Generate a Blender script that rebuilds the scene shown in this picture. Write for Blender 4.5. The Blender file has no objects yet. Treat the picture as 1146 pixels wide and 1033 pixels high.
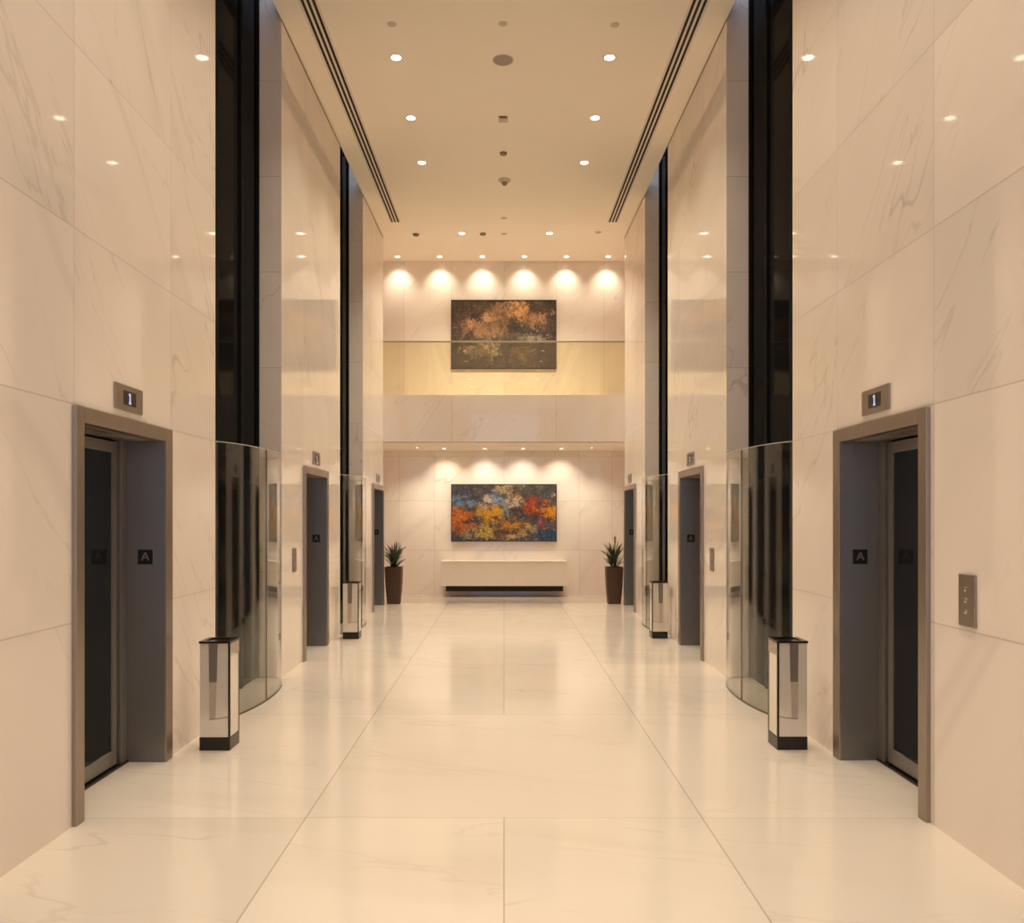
import bpy, bmesh, math, random
from mathutils import Vector, Matrix
random.seed(7)
PI = math.pi
H = 1.6                       # eye height
WX = 2.24                     # half width of the hall (wall face)
BX = 2.48                     # dark glazing plane in the bays
sc = bpy.context.scene
COL = sc.collection

def zc(y):                    # underside of the ceiling
    return 6.622 + 0.026 * (y - 8.364)

# ------------------------------------------------------------------ colour helpers
def s2l(c):
    c = c / 255.0
    return c / 12.92 if c <= 0.04045 else ((c + 0.055) / 1.055) ** 2.4
def rgb(r, g, b): return (s2l(r), s2l(g), s2l(b), 1.0)

# ------------------------------------------------------------------ node helpers
class NT:
    def __init__(s, name):
        s.m = bpy.data.materials.new(name); s.m.use_nodes = True
        s.t = s.m.node_tree; s.t.nodes.clear()
        s.out = s.t.nodes.new('ShaderNodeOutputMaterial')
    def n(s, typ, **kw):
        nd = s.t.nodes.new(typ)
        for k, v in kw.items(): setattr(nd, k, v)
        return nd
    def l(s, a, b): s.t.links.new(a, b)
    def val(s, sock, v):
        if hasattr(v, 'is_linked') or isinstance(v, bpy.types.NodeSocket): s.l(v, sock)
        else: sock.default_value = v
    def math(s, op, a, b=None, c=None, clamp=False):
        nd = s.n('ShaderNodeMath', operation=op, use_clamp=clamp)
        s.val(nd.inputs[0], a)
        if b is not None: s.val(nd.inputs[1], b)
        if c is not None: s.val(nd.inputs[2], c)
        return nd.outputs[0]
    def vmath(s, op, a, b=None):
        nd = s.n('ShaderNodeVectorMath', operation=op)
        s.val(nd.inputs[0], a)
        if b is not None: s.val(nd.inputs[1], b)
        return nd.outputs[0]
    def mix(s, f, a, b, blend='MIX'):
        nd = s.n('ShaderNodeMix', data_type='RGBA', blend_type=blend)
        s.val(nd.inputs[0], f); s.val(nd.inputs[6], a); s.val(nd.inputs[7], b)
        return nd.outputs[2]
    def ramp(s, f, lo, hi, a=0.0, b=1.0):
        nd = s.n('ShaderNodeMapRange', interpolation_type='SMOOTHSTEP')
        s.val(nd.inputs[0], f); nd.inputs[1].default_value = lo; nd.inputs[2].default_value = hi
        nd.inputs[3].default_value = a; nd.inputs[4].default_value = b
        return nd.outputs[0]
    def noise(s, vec, scale, detail=4.0, rough=0.5, dist=0.0):
        nd = s.n('ShaderNodeTexNoise'); s.val(nd.inputs['Vector'], vec)
        nd.inputs['Scale'].default_value = scale; nd.inputs['Detail'].default_value = detail
        nd.inputs['Roughness'].default_value = rough; nd.inputs['Distortion'].default_value = dist
        return nd
    def bsdf(s, base=None, rough=0.5, metal=0.0, ior=1.5, **kw):
        b = s.n('ShaderNodeBsdfPrincipled')
        if base is not None: s.val(b.inputs['Base Color'], base)
        s.val(b.inputs['Roughness'], rough); s.val(b.inputs['Metallic'], metal)
        b.inputs['IOR'].default_value = ior
        for k, v in kw.items(): s.val(b.inputs[k.replace('_', ' ')], v)
        s.l(b.outputs[0], s.out.inputs[0])
        return b

def plain(name, col, rough=0.5, metal=0.0, var=0.06, scale=12.0, stretch=None, ior=1.5, aniso=0.0, **kw):
    """procedural plain material: slight mottling in colour and gloss"""
    t = NT(name); tc = t.n('ShaderNodeTexCoord')
    vec = tc.outputs['Object']
    if stretch:
        mp = t.n('ShaderNodeMapping'); mp.inputs['Scale'].default_value = stretch
        t.l(vec, mp.inputs['Vector']); vec = mp.outputs[0]
    nz = t.noise(vec, scale, 3.0)
    c2 = tuple(max(0.0, x * (1 - 2 * var)) for x in col[:3]) + (1.0,)
    c1 = tuple(min(1.0, x * (1 + var)) for x in col[:3]) + (1.0,)
    b = t.bsdf(t.mix(nz.outputs['Fac'], c1, c2), t.ramp(nz.outputs['Fac'], 0.3, 0.7, rough * 0.92, min(1, rough * 1.08)), metal, ior, **kw)
    if aniso:                                       # vertical brushing: reflections spread sideways
        tg = t.n('ShaderNodeTangent', direction_type='RADIAL', axis='Z')
        t.l(tg.outputs[0], b.inputs['Tangent']); b.inputs['Anisotropic'].default_value = aniso
    return t.m

def joint_mask(t, coord, lines, w):
    """1 on any of the joint lines (list of coordinates), else 0; plus a tile counter"""
    mask = None; cnt = None
    for L in lines:
        d = t.math('ABSOLUTE', t.math('SUBTRACT', coord, L))
        m = t.math('LESS_THAN', d, w)
        g = t.math('GREATER_THAN', coord, L)
        mask = m if mask is None else t.math('MAXIMUM', mask, m)
        cnt = g if cnt is None else t.math('ADD', cnt, g)
    return mask, cnt

def veins(t, pos, tile, rot, base, vein, cloud, amount=1.0, sc1=0.55, stretch=(1, 1, .22)):
    off = t.n('ShaderNodeTexWhiteNoise', noise_dimensions='1D'); t.l(tile, off.inputs['W'])
    o = t.vmath('SCALE', off.outputs['Color']); o.node.inputs['Scale'].default_value = 23.0
    p = t.vmath('ADD', pos, o)
    mp = t.n('ShaderNodeMapping'); mp.inputs['Rotation'].default_value = rot
    t.l(p, mp.inputs['Vector'])
    p = t.vmath('MULTIPLY', mp.outputs[0], stretch)
    cl = t.noise(p, 1.1, 5.0, 0.6).outputs['Fac']
    col = t.mix(t.ramp(cl, 0.38, 0.75), base, cloud)
    for k, (s_, th, det, amp) in enumerate(((sc1 * 1.6, 0.005, 4.0, 0.42), (sc1 * 3.4, 0.010, 5.0, 0.24), (sc1 * 1.2, 0.035, 3.0, 0.16))):
        pv = t.vmath('ADD', p, (7.3 * k, 3.1 * k, 1.7 * k))
        nz = t.noise(pv, s_, det, 0.5, 0.25).outputs['Fac']
        d = t.math('ABSOLUTE', t.math('SUBTRACT', nz, 0.5))
        v = t.ramp(d, 0.0, th, 1.0, 0.0)
        msk = t.ramp(t.noise(pv, 1.3, 2.0).outputs['Fac'], 0.47, 0.62)
        f = t.math('MULTIPLY', t.math('MULTIPLY', v, msk), amp * amount)
        col = t.mix(f, col, vein)
    bright = t.ramp(off.outputs['Value'], 0.0, 1.0, 0.955, 1.03)
    hsv = t.n('ShaderNodeHueSaturation'); t.l(bright, hsv.inputs['Value']); t.l(col, hsv.inputs['Color'])
    return hsv.outputs[0]

def marble_wall(name, base, vein, cloud, jcol, axis_lines, z_lines, axis='Y', rough=0.045, rot=(-0.72, 0, 0)):
    t = NT(name); g = t.n('ShaderNodeNewGeometry'); pos = g.outputs['Position']
    sp = t.n('ShaderNodeSeparateXYZ'); t.l(pos, sp.inputs[0])
    m1, c1 = joint_mask(t, sp.outputs[axis], axis_lines, 0.0035)
    m2, c2 = joint_mask(t, sp.outputs['Z'], z_lines, 0.0035)
    sgn = t.math('GREATER_THAN', sp.outputs['X'], 0.0) if axis == 'Y' else 0.0
    tile = t.math('ADD', t.math('ADD', t.math('MULTIPLY', c1, 13.7), t.math('MULTIPLY', c2, 3.31)), t.math('MULTIPLY', sgn, 101.0))
    col = veins(t, pos, tile, rot, base, vein, cloud)
    mask = t.math('MAXIMUM', m1, m2)
    col = t.mix(t.math('MULTIPLY', mask, 0.55), col, jcol)
    t.bsdf(col, t.mix(mask, (rough,) * 3 + (1,), (.6, .6, .6, 1)), ior=1.52)
    return t.m

# ------------------------------------------------------------------ materials
BASE = (0.83, 0.745, 0.675, 1); CLOUD = (0.79, 0.705, 0.64, 1); VEIN = (0.44, 0.36, 0.305, 1); JC = (0.33, 0.26, 0.20, 1)
ZL = [H * v for v in (0.66, 1.372, 1.947, 2.55, 3.15, 3.75)]
M = {}
M['wall'] = marble_wall('wall_marble', BASE, VEIN, CLOUD, JC,
                        [-3.4, -2.1, -0.8, 0.35, 2.9, 4.33, 5.585, 9.27, 10.55, 14.2], ZL, 'Y')
M['back_upper'] = marble_wall('upper_wall_marble', BASE, VEIN, CLOUD, JC, [-2.04, -1.07, 0.0, 1.07, 2.04], [3.9], 'X', rot=(0, -0.75, 0))
M['back_lower'] = marble_wall('lower_wall_marble', BASE, VEIN, CLOUD, JC, [-2.17, -1.44, 0.0, 1.56, 2.24], [H * .583, H * 1.223, H * 1.8], 'X', rot=(0, -0.75, 0))
M['slab'] = marble_wall('balcony_marble', BASE, VEIN, CLOUD, JC, [-0.965, 0.965], [3.02, 3.9], 'X', rot=(0, -0.75, 0))

def floor_mat():
    t = NT('floor_marble'); g = t.n('ShaderNodeNewGeometry'); pos = g.outputs['Position']
    sp = t.n('ShaderNodeSeparateXYZ'); t.l(pos, sp.inputs[0])
    X, Y = sp.outputs['X'], sp.outputs['Y']
    m1, c1 = joint_mask(t, X, [-1.058, 1.058], 0.0035)
    rows = [-4.92, -2.58, -0.24, 2.10, 4.44, 6.78, 9.12, 11.46, 13.8, 16.14]
    m2, c2 = joint_mask(t, Y, rows, 0.003)
    m3, c3 = joint_mask(t, X, [0.0], 0.003)
    hole = t.math('MULTIPLY', t.math('GREATER_THAN', Y, 4.44), t.math('LESS_THAN', Y, 6.78))
    nohole = t.math('SUBTRACT', 1.0, hole)
    m3 = t.math('MULTIPLY', m3, nohole); c3 = t.math('MULTIPLY', c3, nohole)
    tile = t.math('ADD', t.math('ADD', t.math('MULTIPLY', c1, 11.3), t.math('MULTIPLY', c2, 2.71)), t.math('MULTIPLY', c3, 37.0))
    col = veins(t, pos, tile, (0, 0, .25), (0.75, 0.66, 0.575, 1), (0.52, 0.42, 0.33, 1), (0.725, 0.63, 0.545, 1), 0.85, 0.5, (.25, 1, 1))
    col = t.mix(t.math('MULTIPLY', t.math('MAXIMUM', m1, m3), 0.6), col, (0.30, 0.23, 0.17, 1))
    col = t.mix(t.math('MULTIPLY', m2, 0.42), col, (0.36, 0.28, 0.21, 1))
    rg = t.ramp(t.noise(pos, 3.0, 3.0).outputs['Fac'], 0.3, 0.7, 0.10, 0.15)
    t.bsdf(col, rg, ior=1.5)
    return t.m
M['floor'] = floor_mat()
M['ceiling'] = plain('ceiling_paint', (0.94, 0.865, 0.74, 1), 0.85, var=0.01, scale=2.0)
M['soffit'] = plain('soffit_paint', (0.93, 0.85, 0.73, 1), 0.8, var=0.01, scale=2.0)
M['bronze'] = plain('brushed_bronze', (0.40, 0.34, 0.285, 1), 0.36, 1.0, 0.08, 9.0, (40, 40, 1.2), aniso=.6)
M['steel'] = plain('dark_brushed_steel', (0.275, 0.262, 0.252, 1), 0.46, 0.95, 0.08, 9.0, (40, 40, 1.0), aniso=.88)
M['leaf_steel'] = plain('door_leaf_steel', (0.34, 0.31, 0.285, 1), 0.42, 0.8, 0.08, 9.0, (40, 40, 1.0), aniso=.8)
M['dark_glass'] = plain('dark_glass', (0.006, 0.006, 0.007, 1), 0.05, 0.0, 0.1, 3.0, ior=1.05)
M['door_glass'] = plain('door_glass', (0.012, 0.013, 0.014, 1), 0.06, 0.0, 0.1, 3.0)
M['mullion'] = plain('mullion_black', (0.008, 0.007, 0.006, 1), 0.7, 0.0, ior=1.2)
M['black'] = plain('black_lacquer', (0.010, 0.007, 0.006, 1), 0.25, 0.0)
M['badge'] = plain('badge_black', (0.004, 0.004, 0.004, 1), 0.4)
M['letter'] = plain('letter_grey', (0.2, 0.19, 0.19, 1), 0.5)
M['mirror'] = plain('polished_steel', (0.83, 0.80, 0.76, 1), 0.025, 1.0, 0.01)
M['panel'] = plain('bin_panel_pale', (0.80, 0.73, 0.64, 1), 0.10, 0.25, 0.02)
M['column'] = plain('column_grey', (0.20, 0.165, 0.14, 1), 0.45, 0.3, 0.05)  # tones for the reflections painted on the bins
M['column_low'] = plain('column_taupe', (0.50, 0.41, 0.33, 1), 0.45, 0.2, 0.05)
M['pot'] = plain('pot_brown', (0.075, 0.034, 0.017, 1), 0.5, 0.0, 0.12)
M['soil'] = plain('soil', (0.03, 0.02, 0.014, 1), 0.95, 0.0, 0.4, 60.0)
M['leaf'] = plain('leaf_green', (0.035, 0.062, 0.022, 1), 0.42, 0.0, 0.45, 14.0)
M['leaf_dry'] = plain('leaf_ochre', (0.42, 0.23, 0.09, 1), 0.6, 0.0, 0.2, 20.0)
M['console'] = plain('console_white', (0.88, 0.80, 0.70, 1), 0.35, 0.0, 0.02)
M['ceramic'] = plain('white_ceramic', (0.85, 0.80, 0.74, 1), 0.25, 0.0, 0.02)
M['rail'] = plain('rail_steel', (0.42, 0.36, 0.28, 1), 0.35, 1.0, 0.05)
M['slot'] = plain('slot_black', (0.012, 0.008, 0.006, 1), 0.8)
M['diffuser'] = plain('diffuser_cream', (0.78, 0.70, 0.61, 1), 0.6, 0.0, 0.02)
M['speaker'] = plain('speaker_mesh', (0.40, 0.35, 0.30, 1), 0.7, 0.0, 0.15, 160.0)
M['fitting'] = plain('fitting_cream', (0.62, 0.54, 0.45, 1), 0.6, 0.0, 0.04)
M['fitting_dark'] = plain('fitting_taupe', (0.27, 0.20, 0.13, 1), 0.6, 0.0, 0.05)
M['red'] = plain('indicator_red', (0.28, 0.045, 0.02, 1), 0.5, 0.0, 0.05)
M['canvas_edge'] = plain('frame_brown', (0.035, 0.022, 0.014, 1), 0.5, 0.0, 0.1)
M['button'] = plain('button_steel', (0.62, 0.58, 0.52, 1), 0.25, 1.0, 0.05)
M['edge'] = plain('glass_edge', (0.62, 0.62, 0.52, 1), 0.2, 0.0, 0.02)
M['gap'] = plain('gap_brown', (0.20, 0.135, 0.085, 1), 0.8)
M['seal'] = plain('seal_grey', (0.10, 0.09, 0.07, 1), 0.5)

def glass_mat(name, tint, rough=0.0, ior=1.5, boost=1.0):
    t = NT(name)
    tr = t.n('ShaderNodeBsdfTransparent'); tr.inputs[0].default_value = tint
    gl = t.n('ShaderNodeBsdfGlossy'); gl.inputs['Roughness'].default_value = rough
    gl.inputs['Color'].default_value = (1, 1, 1, 1)
    fr = t.n('ShaderNodeFresnel'); fr.inputs['IOR'].default_value = ior
    # same fresnel on the way out of the pane as on the way in
    geo = t.n('ShaderNodeNewGeometry'); lw = t.n('ShaderNodeLayerWeight'); lw.inputs['Blend'].default_value = 0.5
    c = t.math('SUBTRACT', 1.0, lw.outputs['Facing'])
    f = t.math('ADD', 0.04, t.math('MULTIPLY', 0.96, t.math('POWER', t.math('SUBTRACT', 1.0, c, clamp=True), 5.0)))
    f = t.math('MULTIPLY', f, boost, clamp=True)
    mx = t.n('ShaderNodeMixShader'); t.l(f, mx.inputs[0]); t.l(tr.outputs[0], mx.inputs[1]); t.l(gl.outputs[0], mx.inputs[2])
    t.l(mx.outputs[0], t.out.inputs[0])
    t.m.node_tree.nodes.remove(fr); t.m.node_tree.nodes.remove(geo)
    return t.m
M['glass'] = glass_mat('clear_glass', (0.972, 0.975, 0.955, 1))
M['rail_glass'] = glass_mat('tinted_glass', (0.945, 0.922, 0.80, 1))
M['window_glass'] = glass_mat('window_glass', (0.95, 0.96, 0.97, 1))

def emit(name, col, strength):
    t = NT(name); e = t.n('ShaderNodeEmission'); e.inputs[0].default_value = col; e.inputs[1].default_value = strength
    t.l(e.outputs[0], t.out.inputs[0]); return t.m
M['lamp'] = emit('lamp_lens', (1.0, 0.84, 0.62, 1), 9.0)
M['digit'] = emit('display_digit', (0.72, 0.74, 1.0, 1), 0.75)

def painting_mat(name, base, blobs, light, fine, dabs, passages, dark, pale, sat, low):
    """abstract canvas: colour patches with noise-torn edges and impasto dabs. Coordinates: generated u (x) and v (z)."""
    t = NT(name); tc = t.n('ShaderNodeTexCoord')
    sp = t.n('ShaderNodeSeparateXYZ'); t.l(tc.outputs['Generated'], sp.inputs[0])
    cb = t.n('ShaderNodeCombineXYZ'); t.l(sp.outputs['X'], cb.inputs[0]); t.l(sp.outputs['Z'], cb.inputs[1])
    uv0 = cb.outputs[0]
    asp = t.vmath('MULTIPLY', uv0, (1.75, 1.0, 1.0))
    n1 = t.noise(asp, 3.5, 6.0, 0.65); n2 = t.noise(asp, 13.0, 6.0, 0.8)
    d1 = t.vmath('MULTIPLY', t.vmath('SUBTRACT', n1.outputs['Color'], (.5, .5, .5)), (0.26, 0.36, 0))
    d2 = t.vmath('MULTIPLY', t.vmath('SUBTRACT', n2.outputs['Color'], (.5, .5, .5)), (0.32 * fine, 0.5 * fine, 0))
    uv = t.vmath('ADD', t.vmath('ADD', uv0, d1), d2)
    def alb(c):
        r = rgb(*c); return tuple(min(0.9, r[i] / light[i]) for i in range(3)) + (1,)
    col = alb(base)
    for (u, v, ru, rv, c) in blobs:
        mp = t.n('ShaderNodeMapping', vector_type='TEXTURE')
        mp.inputs['Location'].default_value = (u, v, 0); mp.inputs['Scale'].default_value = (ru * 1.35, rv * 1.35, 1)
        t.l(uv, mp.inputs['Vector'])
        gr = t.n('ShaderNodeTexGradient', gradient_type='SPHERICAL'); t.l(mp.outputs[0], gr.inputs[0])
        col = t.mix(t.ramp(gr.outputs['Fac'], 0.0, 0.6), col, alb(c))
    n3 = t.noise(t.vmath('ADD', asp, (4.7, 1.3, 0.0)), 8.0, 8.0, 0.72, 0.5)
    col = t.mix(t.math('MULTIPLY', t.ramp(n3.outputs['Fac'], 0.49, 0.57), passages), col, alb(dark))
    n4 = t.noise(t.vmath('ADD', asp, (1.9, 8.3, 0.0)), 11.0, 8.0, 0.75, 0.5)
    col = t.mix(t.math('MULTIPLY', t.math('MULTIPLY', t.ramp(n4.outputs['Fac'], 0.56, 0.66), t.ramp(sp.outputs['Z'], low, low + .15)), passages * .8), col, alb(pale))
    # strokes: light/dark modulation and palette-knife dabs
    st = t.noise(asp, 34.0, 5.0, 0.75, 0.4).outputs['Fac']
    k = t.ramp(st, 0.32, 0.68, 1.0 - 0.8 * dabs, 1.0 + 0.7 * dabs)
    hs = t.n('ShaderNodeHueSaturation'); t.l(k, hs.inputs['Value']); t.l(col, hs.inputs['Color']); col = hs.outputs[0]
    vo = t.n('ShaderNodeTexVoronoi'); vo.inputs['Scale'].default_value = 60.0; t.l(t.vmath('ADD', asp, t.vmath('ADD', d1, d2)), vo.inputs['Vector'])
    sv = t.n('ShaderNodeSeparateColor'); t.l(vo.outputs['Color'], sv.inputs[0])
    pick = t.math('MULTIPLY', t.math('GREATER_THAN', sv.outputs[0], 0.86), 0.5 * dabs)
    col = t.mix(pick, col, alb((226, 200, 160)))
    pick = t.math('MULTIPLY', t.math('LESS_THAN', sv.outputs[1], 0.17), 0.7 * dabs)
    col = t.mix(pick, col, alb((40, 34, 36)))
    hs2 = t.n('ShaderNodeHueSaturation'); hs2.inputs['Saturation'].default_value = sat; t.l(col, hs2.inputs['Color']); col = hs2.outputs[0]
    b = t.bsdf(col, 0.42)
    bp = t.n('ShaderNodeBump'); bp.inputs['Strength'].default_value = 0.25; bp.inputs['Distance'].default_value = 0.01
    t.l(st, bp.inputs['Height']); t.l(bp.outputs[0], b.inputs['Normal'])
    return t.m
LIT = (1.25, 1.08, 0.88); LIT_U = (0.92, 0.85, 0.76)
M['art_upper'] = painting_mat('smoky_gold_canvas', (64, 44, 32), [
    (.5, .15, .75, .32, (72, 60, 58)), (.05, .6, .15, .4, (62, 38, 26)), (.43, .66, .33, .22, (142, 104, 70)),
    (.54, .86, .20, .13, (158, 114, 76)), (.83, .71, .09, .09, (178, 124, 82)), (.64, .84, .10, .11, (222, 160, 98)),
    (.19, .70, .08, .07, (200, 135, 90)), (.27, .80, .09, .09, (34, 24, 26)), (.63, .60, .15, .10, (54, 48, 45)),
    (.34, .74, .06, .06, (206, 155, 104)), (.31, .56, .19, .09, (156, 112, 72)), (.34, .35, .09, .06, (176, 142, 106)),
    (.15, .27, .06, .04, (170, 145, 125)), (.41, .25, .06, .04, (170, 150, 115)), (.25, .22, .11, .05, (114, 92, 72)),
    (.88, .54, .15, .035, (40, 25, 18)), (.79, .45, .14, .055, (152, 136, 110)), (.67, .20, .09, .13, (110, 84, 68)),
    (.79, .27, .04, .03, (165, 145, 125))], LIT_U, 1.25, 0.4, .62, (58, 45, 40), (206, 162, 112), 1.0, .36)
M['art_lower'] = painting_mat('impasto_canvas', (72, 62, 60), [
    (.12, .92, .22, .14, (46, 42, 54)), (.14, .72, .17, .10, (112, 126, 136)), (.26, .84, .10, .10, (34, 34, 40)),
    (.44, .72, .10, .13, (122, 142, 158)), (.34, .68, .05, .12, (216, 182, 156)), (.52, .95, .15, .07, (182, 150, 108)),
    (.80, .90, .18, .12, (64, 58, 50)), (.385, .485, .17, .17, (220, 156, 70)), (.06, .40, .11, .2, (206, 108, 44)),
    (.21, .33, .10, .08, (48, 40, 40)), (.10, .24, .12, .10, (198, 104, 38)), (.19, .11, .09, .09, (150, 140, 105)),
    (.33, .18, .10, .13, (204, 166, 88)), (.60, .70, .08, .09, (222, 196, 160)), (.585, .80, .06, .10, (190, 140, 88)),
    (.52, .51, .05, .12, (142, 136, 126)), (.65, .49, .10, .08, (58, 46, 54)), (.745, .68, .09, .11, (164, 58, 38)),
    (.86, .57, .14, .14, (206, 84, 32)), (.955, .55, .07, .16, (224, 142, 46)), (.78, .45, .08, .08, (90, 44, 44)),
    (.60, .27, .13, .09, (218, 140, 50)), (.85, .27, .05, .08, (192, 74, 68)), (.81, .26, .06, .06, (136, 116, 110)),
    (.75, .19, .08, .09, (206, 166, 100)), (.91, .12, .16, .13, (46, 74, 98)), (.58, .09, .12, .06, (226, 182, 120)),
    (.49, .13, .05, .06, (110, 50, 30))], LIT, 1.2, 0.6, .85, (44, 38, 42), (206, 172, 128), 1.2, -1.0)

# ------------------------------------------------------------------ mesh helpers
def box(bm, x0, x1, y0, y1, z0, z1, bevel=0.0):
    x0, x1 = min(x0, x1), max(x0, x1); y0, y1 = min(y0, y1), max(y0, y1); z0, z1 = min(z0, z1), max(z0, z1)
    r = bmesh.ops.create_cube(bm, size=1.0)
    for v in r['verts']:
        v.co = Vector(((x0 + x1) / 2 + v.co.x * (x1 - x0), (y0 + y1) / 2 + v.co.y * (y1 - y0), (z0 + z1) / 2 + v.co.z * (z1 - z0)))
    if bevel > 0:
        es = {e for v in r['verts'] for e in v.link_edges}
        bmesh.ops.bevel(bm, geom=list(es), offset=bevel, segments=2, affect='EDGES', profile=0.5)
    return bm
def BM(): return bmesh.new()
def bx(*a, **k): return box(BM(), *a, **k)
def lathe(bm, prof, cx, cy, seg=32, axis='Z', cz=0.0):
    """profile [(r, z)...] revolved round the vertical through (cx, cy)"""
    rings = []
    for r, z in prof:
        rings.append([bm.verts.new((cx + r * math.cos(2 * PI * i / seg), cy + r * math.sin(2 * PI * i / seg), cz + z)) for i in range(seg)])
    for a, b in zip(rings, rings[1:]):
        for i in range(seg):
            bm.faces.new((a[i], a[(i + 1) % seg], b[(i + 1) % seg], b[i]))
    bm.faces.new(rings[0]); bm.faces.new(list(reversed(rings[-1])))
    return bm
def prism(bm, pts, direction, depth):
    """extrude a polygon of 3D points along a direction"""
    d = Vector(direction) * depth
    a = [bm.verts.new(p) for p in pts]; b = [bm.verts.new(Vector(p) + d) for p in pts]
    bm.faces.new(a); bm.faces.new(list(reversed(b)))
    n = len(pts)
    for i in range(n): bm.faces.new((a[i], b[i], b[(i + 1) % n], a[(i + 1) % n]))
    return bm
def obj(name, bm, mat, parent=None, smooth=False):
    bmesh.ops.recalc_face_normals(bm, faces=bm.faces)
    me = bpy.data.meshes.new(name)
    if parent is not None:
        off = Vector((0, 0, 0)); p = parent
        while p is not None: off += p.location; p = p.parent
        bmesh.ops.translate(bm, verts=bm.verts, vec=-off)
        o = bpy.data.objects.new(name, me); o.parent = parent
    else:
        o = bpy.data.objects.new(name, me)
    bm.to_mesh(me); bm.free()
    if smooth:
        for p in me.polygons: p.use_smooth = True
        try: me.set_sharp_from_angle(angle=math.radians(35))
        except Exception: pass
    me.materials.append(M[mat]); COL.objects.link(o)
    return o
def thing(name, loc, label=None, cat=None, group=None, kind=None):
    o = bpy.data.objects.new(name, None); o.location = loc; o.empty_display_size = 0.1; COL.objects.link(o)
    tag(o, label, cat, group, kind); return o
def tag(o, label=None, cat=None, group=None, kind=None):
    if label: o['label'] = label
    if cat: o['category'] = cat
    if group: o['group'] = group
    if kind: o['kind'] = kind
    return o
def struct(name, bm, mat, label=None): return tag(obj(name, bm, mat), label=label, kind='structure')
def copy_tree(o, parent=None):
    c = o.copy(); COL.objects.link(c); c.parent = parent
    for ch in list(o.children): copy_tree(ch, c)
    return c

# ------------------------------------------------------------------ layout
YB = -5.0                       # entrance end, behind the camera
YE = 15.4                       # end of the side walls
BAYS = [(1.50, 3.41), (6.45, 8.364), (11.36, 13.2)]
# per side: door (near outer edge, near inner, far reveal, far outer edge)
DOORS = {-1: [(4.307, 4.391, 5.45, 5.56), (9.25, 9.33, 10.41, 10.52), (14.12, 14.20, 15.285, 15.385)],
         +1: [(4.364, 4.448, 5.49, 5.60), (9.31, 9.39, 10.46, 10.57), (14.12, 14.20, 15.285, 15.385)]}
ZD = 2.187                      # top of the door frames
ZI = 2.104                      # top of the door openings
WO = 2.95                       # outer face of the piers
ZT = 7.35

# floor
struct('floor', bx(-3.2, 3.2, YB - 0.3, 17.6, -0.2, 0.0), 'floor')
# ceiling (follows zc)
def ceil_block(bm, xa, xb, ya, yb, th=0.2):
    vs = [bm.verts.new(p) for p in ((xa, ya, zc(ya)), (xb, ya, zc(ya)), (xb, yb, zc(yb)), (xa, yb, zc(yb)),
                                    (xa, ya, zc(ya) + th), (xb, ya, zc(ya) + th), (xb, yb, zc(yb) + th), (xa, yb, zc(yb) + th))]
    for f in ((0, 1, 2, 3), (7, 6, 5, 4), (0, 4, 5, 1), (1, 5, 6, 2), (2, 6, 7, 3), (3, 7, 4, 0)): bm.faces.new([vs[i] for i in f])
bm = BM(); ceil_block(bm, -WX + .001, WX - .001, YB, YE); ceil_block(bm, -3.0, 3.0, YE, 16.95)
struct('ceiling', bm, 'ceiling')
# side walls: piers between the bays, with an opening for each door
for s, nm in ((-1, 'wall_left'), (1, 'wall_right')):
    bm = BM()
    edges = [YB] + [v for b in BAYS for v in b] + [YE]
    for i in range(0, len(edges), 2):
        a, b = edges[i], edges[i + 1]
        d = [q for q in DOORS[s] if a < q[0] < b]
        if d:
            q = d[0]
            box(bm, s * WX, s * WO, a, q[0] + .004, 0, ZT); box(bm, s * WX, s * WO, q[3] - .004, b, 0, ZT)
            box(bm, s * WX, s * WO, q[0] + .004, q[3] - .004, ZD - .004, ZT)
            box(bm, s * (BX + .1), s * WO, q[0] + .004, q[3] - .004, 0, ZD - .004)
        else:
            box(bm, s * WX, s * WO, a, b, 0, ZT)
    struct(nm, bm, 'wall')
# shaft glazing at the back of each bay
k = 1
for s in (-1, 1):
    for (a, b) in BAYS:
        r = tag(obj('window_%d' % k, bx(s * BX, s * (BX + .04), a, b, 0, ZT), 'dark_glass'), kind='structure')
        bm = BM()
        for f in (0.0, 0.36, 0.72, 1.0):
            y = a + .025 + f * (b - a - .05)
            box(bm, s * (BX - .02), s * (BX + .03), y - .025, y + .025, 0, ZT)
        obj('mullion', bm, 'mullion', r)
        k += 1
# roof above the bays (keeps the recess dark, above the ceiling line)
for s, nm in ((-1, 'trim_1'), (1, 'trim_2')):
    struct(nm, bx(s * (WX - .06), s * WO, YB, 16.9, ZT, ZT + .1), 'mullion')
# alcove at the far end
for s, nm in ((-1, 'wall_alcove_left'), (1, 'wall_alcove_right')):
    struct(nm, bx(s * 3.0, s * 3.2, YE - .02, 17.4, 0, ZT), 'wall')
struct('wall_back_lower', bx(-3.2, 3.2, 17.22, 17.5, 0, 3.2), 'back_lower')
struct('wall_back_upper', bx(-3.2, 3.2, 16.95, 17.3, 3.2, ZT), 'back_upper')
# balcony: slab with marble face, pale soffit underneath
ZS0, ZS1 = 3.02, 3.886
sl = struct('balcony_slab', bx(-3.0, 3.0, YE + .003, YE + .10, ZS0, ZS1), 'slab')
obj('soffit', bx(-3.0, 3.0, YE + .10, 17.22, ZS0 - .02, ZS0 + .2), 'soffit', sl)
obj('landing', bx(-3.0, 3.0, YE + .10, 16.95, ZS1 - .3, ZS1 - .002), 'floor', sl)
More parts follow.
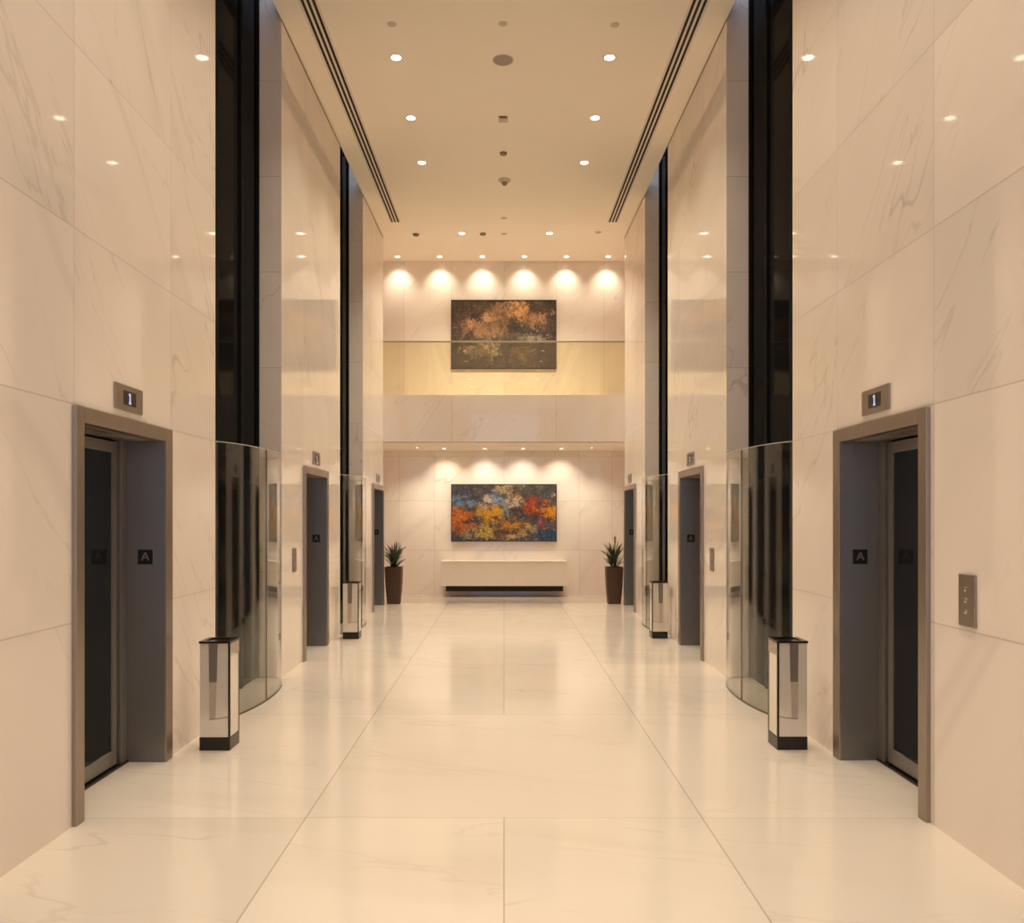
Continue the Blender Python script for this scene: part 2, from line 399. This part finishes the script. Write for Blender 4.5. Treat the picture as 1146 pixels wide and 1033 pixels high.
# entrance end (behind the camera): wall with tall glazing open to the dusk sky
bm = BM(); box(bm, -3.2, -1.5, YB - .3, YB, 0, ZT); box(bm, 1.5, 3.2, YB - .3, YB, 0, ZT); box(bm, -1.5, 1.5, YB - .3, YB, 6.2, ZT)
struct('wall_entrance', bm, 'wall')
w = tag(obj('window_%d' % k, bx(-1.5, 1.5, YB - .16, YB - .14, 0, 6.2), 'window_glass'), kind='structure')
bm = BM()
for x in (-1.475, -.5, .5, 1.475): box(bm, x - .025, x + .025, YB - .19, YB - .11, 0, 6.2)
for z in (.025, 2.4, 4.4, 6.175): box(bm, -1.5, 1.5, YB - .185, YB - .115, z - .025, z + .025)
obj('window_frame', bm, 'mullion', w)

# ------------------------------------------------------------------ lettering
def stroke(bm, p, q, w, n, depth):
    """bar from p to q, width w, lying on a plane with normal n"""
    p, q, n = Vector(p), Vector(q), Vector(n); d = (q - p).normalized(); sd = d.cross(n).normalized() * (w / 2)
    prism(bm, [p - sd, p + sd, q + sd, q - sd], n, depth)
def letter_A(cx, y, cz, h, w, t):
    bm = BM(); n = (0, -1, 0)
    stroke(bm, (cx - w / 2, y, cz - h / 2), (cx - t * .1, y, cz + h / 2), t, n, .0012)
    stroke(bm, (cx + w / 2, y, cz - h / 2), (cx + t * .1, y, cz + h / 2), t, n, .0012)
    stroke(bm, (cx - w * .33, y, cz - h * .14), (cx + w * .33, y, cz - h * .14), t * .85, n, .0010)
    return bm

# ------------------------------------------------------------------ lift doors
ORD = ['nearest', 'middle', 'farthest']
dn = 1
for s in (-1, 1):
    side = 'left' if s < 0 else 'right'
    for i, (y0, y1, y2, y3) in enumerate(DOORS[s]):
        xf = WX - .025
        d = thing('door_%d' % dn, (s * WX, (y0 + y3) / 2, 0), kind='structure',
                  label='%s lift entrance on the %s wall, bronze frame around dark steel doors' % (ORD[i], side)); dn += 1
        bm = BM()
        box(bm, s * xf, s * (WX + .06), y0, y1, 0, ZD, .003); box(bm, s * xf, s * (WX + .06), y2 + .002, y3, 0, ZD, .003)
        box(bm, s * xf, s * (WX + .06), y1, y2 + .002, ZI, ZD, .003)
        obj('door_frame', bm, 'bronze', d)
        # deep reveals
        xl = BX + .012
        obj('jamb', bx(s * (xf + .012), s * (xl + .03), y2, y2 + .045, 0, ZI, .002), 'steel', d)
        obj('jamb', bx(s * (WX + .06), s * (xl + .03), y1 - .045, y1, 0, ZI, .002), 'steel', d)
        obj('header', bx(s * (WX + .06), s * (xl + .03), y1, y2, ZI - .001, ZI + .045, .002), 'leaf_steel', d)
        obj('sill', bx(s * (xl - .03), s * (xl + .04), y1, y2, 0.0005, .012), 'black', d)
        # narrow return beside the leaf
        obj('return_post', bx(s * (xl - .02), s * (xl + .03), y2 - .085, y2 - .001, .012, ZI - .001, .003), 'steel', d)
        ym = (y1 + y2 - .10) / 2
        for (a, b) in ((y1 + .003, ym - .003), (ym + .003, y2 - .10)):
            fw = .055
            bm = BM(); x0_, x1_ = s * xl, s * (xl + .03)
            box(bm, x0_, x1_, a, a + fw, .02, ZI - .014, .002); box(bm, x0_, x1_, b - fw, b, .02, ZI - .014, .002)
            box(bm, x0_, x1_, a + fw, b - fw, .02, .115, .002); box(bm, x0_, x1_, a + fw, b - fw, 2.02, ZI - .014, .002)
            lf = obj('door_leaf', bm, 'leaf_steel', d)
            obj('glass_pane', bx(s * (xl + .012), s * (xl + .02), a + fw - .004, b - fw + .004, .11, 2.025), 'door_glass', lf)
        obj('rear_panel', bx(s * (xl + .034), s * (xl + .05), y1 - .03, y2 + .03, .0, ZI + .03), 'black', d)
        # letter plate on the far reveal
        cx = s * 2.352; cz = 1.346
        lp = obj('letter_plate', bx(cx - .048, cx + .048, y2 - .004, y2 + .001, cz - .048, cz + .048, .001), 'badge', d)
        obj('letter', letter_A(cx + .001, y2 - .0042, cz + .003, .052, .046, .0085), 'letter', lp)
        # landing indicator above the frame
        yc = (y0 + y3) / 2 + .015
        li = thing('lift_indicator', (s * WX, yc, 2.236),
                   'small bronze lift indicator with a lit digit above the %s lift on the %s wall' % (ORD[i], side), 'lift indicator', 'lift indicators')
        if i == 0: li['label'] = 'bronze floor indicator reading 1 above the %s lift on the %s wall' % (ORD[i], side)
        obj('plate', bx(s * (WX - .012), s * (WX + .001), yc - .18, yc + .18, 2.236, 2.384, .002), 'bronze', li)
        zc0 = 2.310
        scn = obj('screen', bx(s * (WX - .0135), s * (WX - .011), yc - .082, yc + .082, zc0 - .042, zc0 + .042), 'badge', li)
        bm = BM(); n = (-s, 0, 0); xx = s * (WX - .0136)
        stroke(bm, (xx, yc, zc0 - .028), (xx, yc, zc0 + .031), .017, n, .001)
        stroke(bm, (xx, yc, zc0 + .030), (xx, yc + .017 * s, zc0 + .020), .009, n, .0009)
        stroke(bm, (xx, yc - .015, zc0 - .027), (xx, yc + .015, zc0 - .027), .012, n, .0008)
        obj('digit', bm, 'digit', scn)

# ------------------------------------------------------------------ call panels
PANELS = [(1, 4.006, 1.078, 1.328, 'bronze call panel with three buttons beside the nearest lift on the right wall'),
          (-1, 8.86, 1.03, 1.28, 'call panel beside the middle lift on the left wall'),
          (1, 8.93, 1.03, 1.28, 'call panel beside the middle lift on the right wall')]
for s, y, z0, z1, lab in PANELS:
    p = thing('call_panel', (s * WX, y, z0), lab, 'lift call panel', 'lift call panels')
    obj('plate', bx(s * (WX - .012), s * (WX + .001), y - .07, y + .07, z0, z1, .003), 'bronze', p)
    for q in (.28, .5, .72):
        zz = z0 + q * (z1 - z0)
        bm = lathe(BM(), [(.0115, -.003), (.0125, 0), (.0115, .0035), (.006, .0045)], 0, 0, 20)
        bmesh.ops.rotate(bm, verts=bm.verts, cent=(0, 0, 0), matrix=Matrix.Rotation(-s * PI / 2, 3, 'Y'))
        bmesh.ops.translate(bm, verts=bm.verts, vec=(s * (WX - .012), y + s * .002, zz))
        obj('button', bm, 'button', p, True)

# ------------------------------------------------------------------ curved glass screens
def arc_pts(s, a, b, off=0.0, n=48):
    yc, hy, hx = (a + b) / 2, (b - a) / 2 - .012 + off, 0.285 + off
    pts = [(s * (BX - .022), yc - hy)]
    for i in range(n + 1):
        th = PI * i / n
        pts.append((s * (2.36 - hx * math.sin(th)), yc - hy * math.cos(th)))
    pts.append((s * (BX - .022), yc + hy))
    return pts
def ribbon(s, a, b, o0, o1, z0, z1, i0=0, i1=None):
    P, Q = arc_pts(s, a, b, o0), arc_pts(s, a, b, o1)
    i1 = len(P) - 1 if i1 is None else i1
    bm = BM(); rows = []
    for i in range(i0, i1 + 1):
        rows.append([bm.verts.new((P[i][0], P[i][1], z0)), bm.verts.new((Q[i][0], Q[i][1], z0)),
                     bm.verts.new((Q[i][0], Q[i][1], z1)), bm.verts.new((P[i][0], P[i][1], z1))])
    for u, v in zip(rows, rows[1:]):
        for j in range(4): bm.faces.new((u[j], u[(j + 1) % 4], v[(j + 1) % 4], v[j]))
    bm.faces.new(rows[0]); bm.faces.new(list(reversed(rows[-1])))
    return bm
for s in (-1, 1):
    side = 'left' if s < 0 else 'right'
    for j, (a, b) in enumerate(BAYS):
        lab = ['curved glass screen in the %s bay behind the viewpoint' % side,
               'tall curved glass screen between the nearest and middle lifts on the %s wall' % side,
               'curved glass screen between the middle and farthest lifts on the %s wall' % side][j]
        t = thing('curved_glass_screen', (s * 2.3, (a + b) / 2, 0), lab, 'glass screen', 'curved glass screens')
        mid = 23
        obj('glass_panel', ribbon(s, a, b, -.012, 0.0, .008, 2.2, 0, mid), 'glass', t, True)
        obj('glass_panel', ribbon(s, a, b, -.012, 0.0, .008, 2.2, mid, None), 'glass', t, True)
        obj('floor_channel', ribbon(s, a, b, -.014, .002, 0.0, .009), 'seal', t, True)
        obj('polished_edge', ribbon(s, a, b, -.012, 0.0, 2.2005, 2.206), 'edge', t, True)  # pale ribbon painting the highlight along the glass top
        P = arc_pts(s, a, b, -.006)[mid]
        obj('joint_seal', bx(P[0] - .007, P[0] + .007, P[1] - .003, P[1] + .003, .009, 2.2), 'seal', t)

# ------------------------------------------------------------------ pale glossy bins with black cap and base
BINS = [(-1, -2.097, -1.886, 5.72, 'pale glossy bin with black cap and base beside the nearest lift on the left'),
        (1, 1.887, 2.096, 5.735, 'pale glossy bin with black cap and base beside the nearest lift on the right'),
        (-1, -2.135, -1.922, 11.0, 'small distant pale bin with black cap beside the middle lift on the left'),
        (1, 1.968, 2.178, 11.05, 'small distant pale bin with black cap beside the middle lift on the right')]
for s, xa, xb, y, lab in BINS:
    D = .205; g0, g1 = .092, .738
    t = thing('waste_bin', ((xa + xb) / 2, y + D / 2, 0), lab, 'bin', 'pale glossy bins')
    obj('base', bx(xa, xb, y, y + D, 0, g0, .003), 'black', t)
    xi = xb if s < 0 else xa                        # edge towards the hall
    q = -s
    obj('body', bx(xa + .003, xb - .003, y + .003, y + D - .003, g0 - .002, g1), 'panel', t)
    for yy in (y, y + D - .013):
        obj('corner_strip', bx(xi, xi - q * .013, yy, yy + .013, g0, g1), 'black', t)
    obj('head_band', bx(xi, xi - q * .004, y + .013, y + D - .013, g1 - .085, g1), 'column_low', t)  # brownish reflection painted across the top of the hall-side face
    # reflection painted as a grey tapered band with a curved line at its foot
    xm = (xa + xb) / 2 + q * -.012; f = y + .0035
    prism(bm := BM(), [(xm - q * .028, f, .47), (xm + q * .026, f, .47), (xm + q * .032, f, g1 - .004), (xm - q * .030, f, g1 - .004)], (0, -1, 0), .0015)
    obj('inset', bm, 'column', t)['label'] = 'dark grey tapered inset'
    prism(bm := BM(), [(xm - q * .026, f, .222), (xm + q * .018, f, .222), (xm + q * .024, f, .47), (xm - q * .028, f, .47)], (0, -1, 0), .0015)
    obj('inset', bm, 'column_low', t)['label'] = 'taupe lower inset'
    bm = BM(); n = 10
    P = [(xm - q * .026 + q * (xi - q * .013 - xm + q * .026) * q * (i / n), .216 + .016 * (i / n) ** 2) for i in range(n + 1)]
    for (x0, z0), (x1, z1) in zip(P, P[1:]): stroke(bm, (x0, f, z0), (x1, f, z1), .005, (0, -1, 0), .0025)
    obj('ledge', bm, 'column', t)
    bm = BM()                                       # cap: frame round a sunk opening
    box(bm, xa - .003, xb + .003, y - .003, y + .03, .738, .752); box(bm, xa - .003, xb + .003, y + D - .03, y + D + .003, .738, .752)
    box(bm, xa - .003, xa + .03, y + .03, y + D - .03, .738, .752); box(bm, xb - .03, xb + .003, y + .03, y + D - .03, .738, .752)
    box(bm, xa + .03, xb - .03, y + .03, y + D - .03, .7385, .744)
    obj('cap', bm, 'black', t)

# ------------------------------------------------------------------ planters
def leaf_blade(bm, base, yaw, lean, length, width, droop):
    n = 7; d = Vector((math.cos(yaw), math.sin(yaw), 0)); sd = Vector((-d.y, d.x, 0)); rows = []
    p = Vector(base); ang = lean
    for i in range(n + 1):
        f = i / n; w = width * (0.55 + 1.1 * f) * (1 - f) ** 0.75 + .0015
        c = p.copy(); nrm = Vector((0, 0, 1)) * math.sin(ang) - d * math.cos(ang)
        rows.append([bm.verts.new(c - sd * w / 2), bm.verts.new(c - nrm * -.25 * w * -1 - Vector((0, 0, .004))), bm.verts.new(c + sd * w / 2),
                     bm.verts.new(c - nrm * -.25 * w * -1 + Vector((0, 0, .002)))])
        p = p + (d * math.sin(ang) + Vector((0, 0, 1)) * math.cos(ang)) * (length / n)
        ang += droop / n
    for u, v in zip(rows, rows[1:]):
        for j in range(4): bm.faces.new((u[j], u[(j + 1) % 4], v[(j + 1) % 4], v[j]))
    bm.faces.new(rows[0]); bm.faces.new(list(reversed(rows[-1])))
def planter(s, seed, lab, spike):
    rnd = random.Random(seed); cx, cy = s * 2.065, 15.60
    t = thing('potted_plant', (cx, cy, 0), lab, 'potted plant', 'potted plants')
    hw0, hw1, h = .118, .158, .69
    bm = BM()
    def ring(hw, z, r=.02):
        pts = []
        for (qx, qy, a0) in ((1, 1, 0), (-1, 1, 90), (-1, -1, 180), (1, -1, 270)):
            for q in range(5):
                th = math.radians(a0 + q * 22.5)
                pts.append(bm.verts.new((cx + qx * (hw - r) + r * math.cos(th), cy + qy * (hw - r) + r * math.sin(th), z)))
        return pts
    R = [ring(hw0, 0), ring((hw0 * .5 + hw1 * .5) + .006, h * .5), ring(hw1, h), ring(hw1 - .018, h), ring(hw1 - .022, h - .05)]
    for a, b in zip(R, R[1:]):
        for q in range(20): bm.faces.new((a[q], a[(q + 1) % 20], b[(q + 1) % 20], b[q]))
    bm.faces.new(R[0]); bm.faces.new(list(reversed(R[-1])))
    obj('pot', bm, 'pot', t, True)
    obj('soil', bx(cx - .134, cx + .134, cy - .134, cy + .134, h - .06, h - .03), 'soil', t)
    bm = BM()
    for k in range(3):
        th = 2.1 * k + seed; bx_, by_ = cx + .04 * math.cos(th), cy + .04 * math.sin(th)
        lathe(bm, [(.016, 0), (.013, .12), (.010, .2 + .04 * k)], bx_, by_, 10, cz=h - .04)
    obj('stem', bm, 'soil', t, True)
    bm = BM()
    for k in range(74):
        lvl = rnd.random(); th = rnd.uniform(0, 2 * PI)
        z = h - .02 + .24 * lvl
        lean = rnd.uniform(.05, .55) + (1 - lvl) * .25; ln = rnd.uniform(.2, .31) * (1.0 if lvl > .3 else .8)
        leaf_blade(bm, (cx + .045 * math.cos(th), cy + .045 * math.sin(th), z), th + rnd.uniform(-.5, .5), lean, ln, rnd.uniform(.026, .04), rnd.uniform(.1, .75))
    obj('foliage', bm, 'leaf', t, True)
    if spike:
        bm = BM()
        lathe(bm, [(.004, 0), (.004, .30), (.003, .42)], cx + .02, cy, 8, cz=h + .12)
        for q in range(16):
            th = q * 2.4; lathe(bm, [(.002, 0), (.011, .012), (.010, .026), (.002, .036)], cx + .02 + .012 * math.cos(th), cy + .012 * math.sin(th), 8, cz=h + .44 + .0065 * q)
        obj('flower_spike', bm, 'leaf_dry', t, True)['label'] = 'ochre flower spike'
    return t
planter(-1, 3, 'spiky green plant in a tall brown tapered pot at the far left', False)
planter(1, 11, 'spiky green plant in a tall brown tapered pot at the far right', True)

# ------------------------------------------------------------------ console and vase
t = thing('console_cabinet', (0.0, 17.0, 0.0), 'long white floating console under the colourful lower painting', 'console')
obj('body', bx(-1.27, 1.27, 16.80, 17.215, .228, .715, .004), 'console', t)
obj('worktop', bx(-1.275, 1.275, 16.79, 17.215, .715, .735, .003), 'console', t)
obj('recessed_plinth', bx(-1.18, 1.20, 16.86, 17.215, .118, .2285), 'slot', t)['label'] = 'dark recessed plinth'  # dark box set back below the cabinet body
bm = lathe(BM(), [(.018, 0), (.026, .012), (.022, .05), (.010, .10), (.009, .15), (.012, .165)], 0, 0, 24)
bmesh.ops.translate(bm, verts=bm.verts, vec=(-1.03, 16.99, .735))
vz = obj('bud_vase', bm, 'ceramic', None, True)
tag(vz, 'tiny pale slender ornament on the left end of the white console', 'ornament')

# ------------------------------------------------------------------ paintings
def painting(x0, x1, z0, z1, yw, mat, lab):
    t = thing('painting', ((x0 + x1) / 2, yw, z0), lab, 'painting', 'abstract paintings')
    obj('canvas', bx(x0 + .012, x1 - .012, yw - .045, yw - .01, z0 + .012, z1 - .012), mat, t)
    bm = BM(); f = .014
    box(bm, x0, x0 + f, yw - .055, yw, z0, z1); box(bm, x1 - f, x1, yw - .055, yw, z0, z1)
    box(bm, x0 + f, x1 - f, yw - .055, yw, z0, z0 + f); box(bm, x0 + f, x1 - f, yw - .055, yw, z1 - f, z1)
    obj('frame', bm, 'canvas_edge', t)
painting(-1.075, 1.065, 4.64, 6.04, 16.95, 'art_upper', 'dark brown abstract painting with golden smoke shapes on the upper wall')
painting(-1.092, 1.092, 1.118, 2.304, 17.22, 'art_lower', 'colourful orange and blue abstract painting above the white console')

# ------------------------------------------------------------------ balustrade
t = thing('glass_balustrade', (0, YE + .04, ZS1), 'tinted glass balustrade with thin metal rail along the balcony', 'balustrade')
XG = 2.6
for a, b in ((-XG, -.967), (-.963, .963), (.967, XG)):
    obj('glass_panel', bx(a, b, YE + .034, YE + .046, ZS1, 4.87), 'rail_glass', t)
obj('handrail', bx(-XG, XG, YE + .025, YE + .055, 4.866, 4.892, .004), 'rail', t)

# ------------------------------------------------------------------ ceiling fittings
def spot(parent, loc, watts, size, blend, tilt=0.0, rad=.035, col=(1.0, .89, .69)):
    L = bpy.data.lights.new('lamp', 'SPOT'); L.energy = watts; L.spot_size = math.radians(size); L.spot_blend = blend
    L.shadow_soft_size = rad; L.color = col
    o = bpy.data.objects.new('lamp', L); o.parent = parent; o.location = Vector(loc) - parent.location
    o.rotation_euler = (tilt, 0, 0); COL.objects.link(o); return o
def downlight(x, y, zz, lab, grp, r=.055, lit=True, **kw):
    t = thing('downlight', (x, y, zz), lab, 'downlight', grp)
    obj('trim_ring', lathe(BM(), [(r + .014, .004), (r + .014, -.004), (r + .004, -.006), (r - .001, -.002), (r - .001, .004)], x, y, 32, cz=zz), 'fitting', t, True)
    obj('lens', lathe(BM(), [(r, .003), (r, -.0035), (r * .6, -.005)], x, y, 32, cz=zz), 'lamp' if lit else 'fitting_dark', t, True)
    if lit: spot(t, (x, y, zz - .02), **kw)
    return t
MAIN = dict(size=100, blend=1.0)
WATTS = {10.54: 205, 11.95: 300}
rows = [(-3.78, 'row overhead'), (-2.35, 'row overhead'), (-.92, 'row overhead'), (.51, 'row overhead'), (1.94, 'row overhead behind the picture edge, second'), (3.37, 'row overhead, third'), (4.80, 'row overhead, fourth'), (6.23, 'row overhead, fifth'), (7.66, 'row overhead, sixth'),  # unseen rows around and behind the camera are added to lift ceiling bounce
        (9.09, 'flanking the round grey ceiling speaker'), (10.54, 'flanking the small red ceiling unit'), (11.95, 'flanking the ceiling above the smoke detector')]
for y, where in rows:
    for s, x in ((-1, -1.18), (1, 1.155)):
        side = 'left' if s < 0 else 'right'
        if y < 9: lab = 'recessed ceiling downlight above the hall floor %.1f m before the far end, %s row' % (17.2 - y, side)
        else: lab = '%s recessed ceiling downlight of the pair %s' % (side, where)
        downlight(x, y, zc(y), lab, 'main ceiling downlights', watts=WATTS.get(y, 150), **MAIN)
for s, x in ((-1, -.77), (1, .83)):
    downlight(x, 15.16, zc(15.16), '%s ceiling downlight of the pair just before the balcony' % ('left' if s < 0 else 'right'), 'main ceiling downlights', watts=410, size=125, blend=1)
names6 = ['leftmost', 'second from left', 'third from left', 'third from right', 'second from right', 'rightmost']
for nme, x in zip(names6, (-2.13, -1.287, -.432, .411, 1.25, 2.085)):
    downlight(x, 16.62, zc(16.62), 'wall-washing downlight above the upper wall, %s of six' % nme, 'upper wall-wash downlights', r=.05, watts=33, size=88, blend=1.0, tilt=math.radians(28))
names4 = ['leftmost', 'second from left', 'second from right', 'rightmost']
for nme, x in zip(names4, (-1.2, -.39, .385, 1.15)):
    downlight(x, 16.68, ZS0 - .02, 'soffit downlight over the lower painting, %s of four' % nme, 'soffit downlights', r=.04, watts=42, size=94, blend=1.0, tilt=math.radians(30))
for nme, x in (('left', -1.72), ('right', 1.74)):  # lamps added in the dark end fittings to brighten floor and soffit
    downlight(x, 16.45, ZS0 - .02, 'soffit downlight under the balcony at the %s end, outside the painting lights' % nme, 'end soffit downlights', r=.03, watts=88, size=120, blend=1.0)

def ceiling_disc(name, x, y, r, th, mat, lab, cat, prof=None):
    z = zc(y)
    bm = lathe(BM(), prof or [(r, .006), (r, -th * .6), (r * .86, -th), (r * .3, -th * 1.02)], 0, 0, 36)
    o = obj(name, bm, mat, None, True); o.location = (x, y, z); o.rotation_euler = (math.atan(.026), 0, 0)
    return tag(o, lab, cat)
t = thing('ceiling_speaker', (-.01, 9.14, zc(9.14)), 'large round grey ceiling speaker', 'ceiling speaker')
obj('rim', lathe(BM(), [(.115, .006), (.115, -.006), (.108, -.009), (.104, -.006)], -.01, 9.14, 40, cz=zc(9.14)), 'fitting', t, True)
obj('grille', lathe(BM(), [(.105, .004), (.105, -.006), (.05, -.009), (.01, -.009)], -.01, 9.14, 40, cz=zc(9.14)), 'speaker', t, True)
y = 10.56; t = thing('ceiling_alarm', (-.01, y, zc(y)), 'small square ceiling alarm unit with a dark red strip', 'ceiling alarm')
obj('housing', bx(-.07, .05, y - .07, y + .07, zc(y) - .022, zc(y) + .004, .006), 'fitting', t)
obj('red_strip', bx(-.055, .035, y - .074, y - .05, zc(y) - .024, zc(y) - .006, .003), 'red', t)['label'] = 'dark red strip'
ceiling_disc('ceiling_sensor', -.008, 11.61, .05, .03, 'fitting_dark', 'small taupe ceiling sensor in front of the smoke detector', 'ceiling sensor')
y = 12.6; t = thing('smoke_detector', (.01, y, zc(y)), 'domed ceiling smoke detector with a pointed tip', 'smoke detector')
obj('base_plate', lathe(BM(), [(.095, .006), (.095, -.012), (.08, -.03), (.05, -.042)], .01, y, 36, cz=zc(y)), 'fitting', t, True)
obj('sensor_tip', lathe(BM(), [(.045, -.038), (.035, -.075), (.012, -.092), (.006, -.094)], .01, y, 28, cz=zc(y)), 'fitting_dark', t, True)
ceiling_disc('ceiling_sensor', 0.0, 14.33, .05, .010, 'fitting', 'faint flat ceiling disc beyond the smoke detector', 'ceiling disc')
ceiling_disc('ceiling_sensor', 0.0, 15.19, .05, .010, 'fitting', 'faint flat ceiling disc between the two downlights before the balcony', 'ceiling disc')
ceiling_disc('ceiling_sensor', -.385, 15.17, .055, .03, 'fitting_dark', 'small dark ceiling fitting just left of centre before the balcony', 'ceiling sensor')
ceiling_disc('ceiling_sensor', -1.61, 15.2, .06, .032, 'fitting_dark', 'small dark ceiling fitting beyond the end of the left slot vent', 'ceiling sensor')
ceiling_disc('ceiling_sensor', 1.71, 15.1, .055, .014, 'fitting', 'pale ceiling fitting beyond the end of the right slot vent', 'ceiling sensor')
ceiling_disc('sprinkler_cover', -1.14, 8.45, .045, .008, 'fitting', 'flat sprinkler cover ahead of the left downlight by the speaker', 'sprinkler cover')
ceiling_disc('sprinkler_cover', -.01, 8.44, .045, .008, 'fitting', 'flat sprinkler cover ahead of the round speaker', 'sprinkler cover')
ceiling_disc('sprinkler_cover', 1.13, 8.46, .045, .008, 'fitting', 'flat sprinkler cover ahead of the right downlight by the speaker', 'sprinkler cover')

# linear slot vents
def strip(x0, x1, ya, yb, d0, d1):
    bm = BM(); vs = []
    for y in (ya, yb):
        for (x, d) in ((x0, d0), (x1, d0), (x1, d1), (x0, d1)): vs.append(bm.verts.new((x, y, zc(y) - d)))
    for f in ((0, 1, 2, 3), (7, 6, 5, 4), (0, 4, 5, 1), (1, 5, 6, 2), (2, 6, 7, 3), (3, 7, 4, 0)): bm.faces.new([vs[i] for i in f])
    return bm
for s, xc in ((-1, -1.9), (1, 1.9)):
    t = thing('slot_vent', (xc, 8.0, zc(8.0)), 'long %s ceiling vent with three parallel black slots' % ('left' if s < 0 else 'right'), 'air vent', 'ceiling slot vents')
    ya, yb = 1.0, 14.54
    for o in (-.054, 0, .054): obj('slot', strip(xc + o - .0145, xc + o + .0145, ya, yb, -.004, .002), 'slot', t)
    for o in (-.027, .027): obj('bar', strip(xc + o - .0125, xc + o + .0125, ya, yb, -.004, .004), 'diffuser', t)
    for o in (-.081, .081): obj('bar', strip(xc + o - .0125, xc + o + .0125, ya, yb + .01, -.004, .004), 'diffuser', t)

# brown strip painting in the shade line where wall panels meet the ceiling
for s, nm in ((-1, 'trim_3'), (1, 'trim_4')):
    bm = BM()
    for i in range(0, len(edges), 2):
        b2 = strip(s * (WX - .004), s * (WX + .002), edges[i] + .002, edges[i + 1] - .002, .001, .017)
        me = bpy.data.meshes.new('tmp'); b2.to_mesh(me); b2.free(); bm.from_mesh(me); bpy.data.meshes.remove(me)
    struct(nm, bm, 'gap')

# ------------------------------------------------------------------ world (dusk sky seen through the entrance glazing)
wd = bpy.data.worlds.new('World'); sc.world = wd; wd.use_nodes = True
nt = wd.node_tree; nt.nodes.clear()
o = nt.nodes.new('ShaderNodeOutputWorld'); b = nt.nodes.new('ShaderNodeBackground')
b.inputs[0].default_value = (0.55, 0.66, 0.90, 1); b.inputs[1].default_value = 2.0
nt.links.new(b.outputs[0], o.inputs[0])

# ------------------------------------------------------------------ camera
cd = bpy.data.cameras.new('camera'); cam = bpy.data.objects.new('camera', cd); COL.objects.link(cam)
cam.location = (0, 0, H); cam.rotation_euler = (PI / 2, 0, 0)
cd.sensor_width = 36.0; cd.lens = 36.0 * 930.0 / 1146.0
cd.shift_x = 9.0 / 1146.0; cd.shift_y = 63.5 / 1146.0
cd.clip_start = 0.05
sc.camera = cam

sc.view_settings.view_transform = 'Standard'; sc.view_settings.look = 'None'
sc.view_settings.gamma = 1.0; sc.view_settings.use_curve_mapping = False
sc.view_settings.exposure = 0.09
sc.cycles.use_denoising = True
sc.cycles.max_bounces = 14; sc.cycles.diffuse_bounces = 10; sc.cycles.glossy_bounces = 6; sc.cycles.transparent_max_bounces = 24
sc.cycles.sample_clamp_indirect = 4.0
sc.cycles.caustics_reflective = False; sc.cycles.caustics_refractive = False
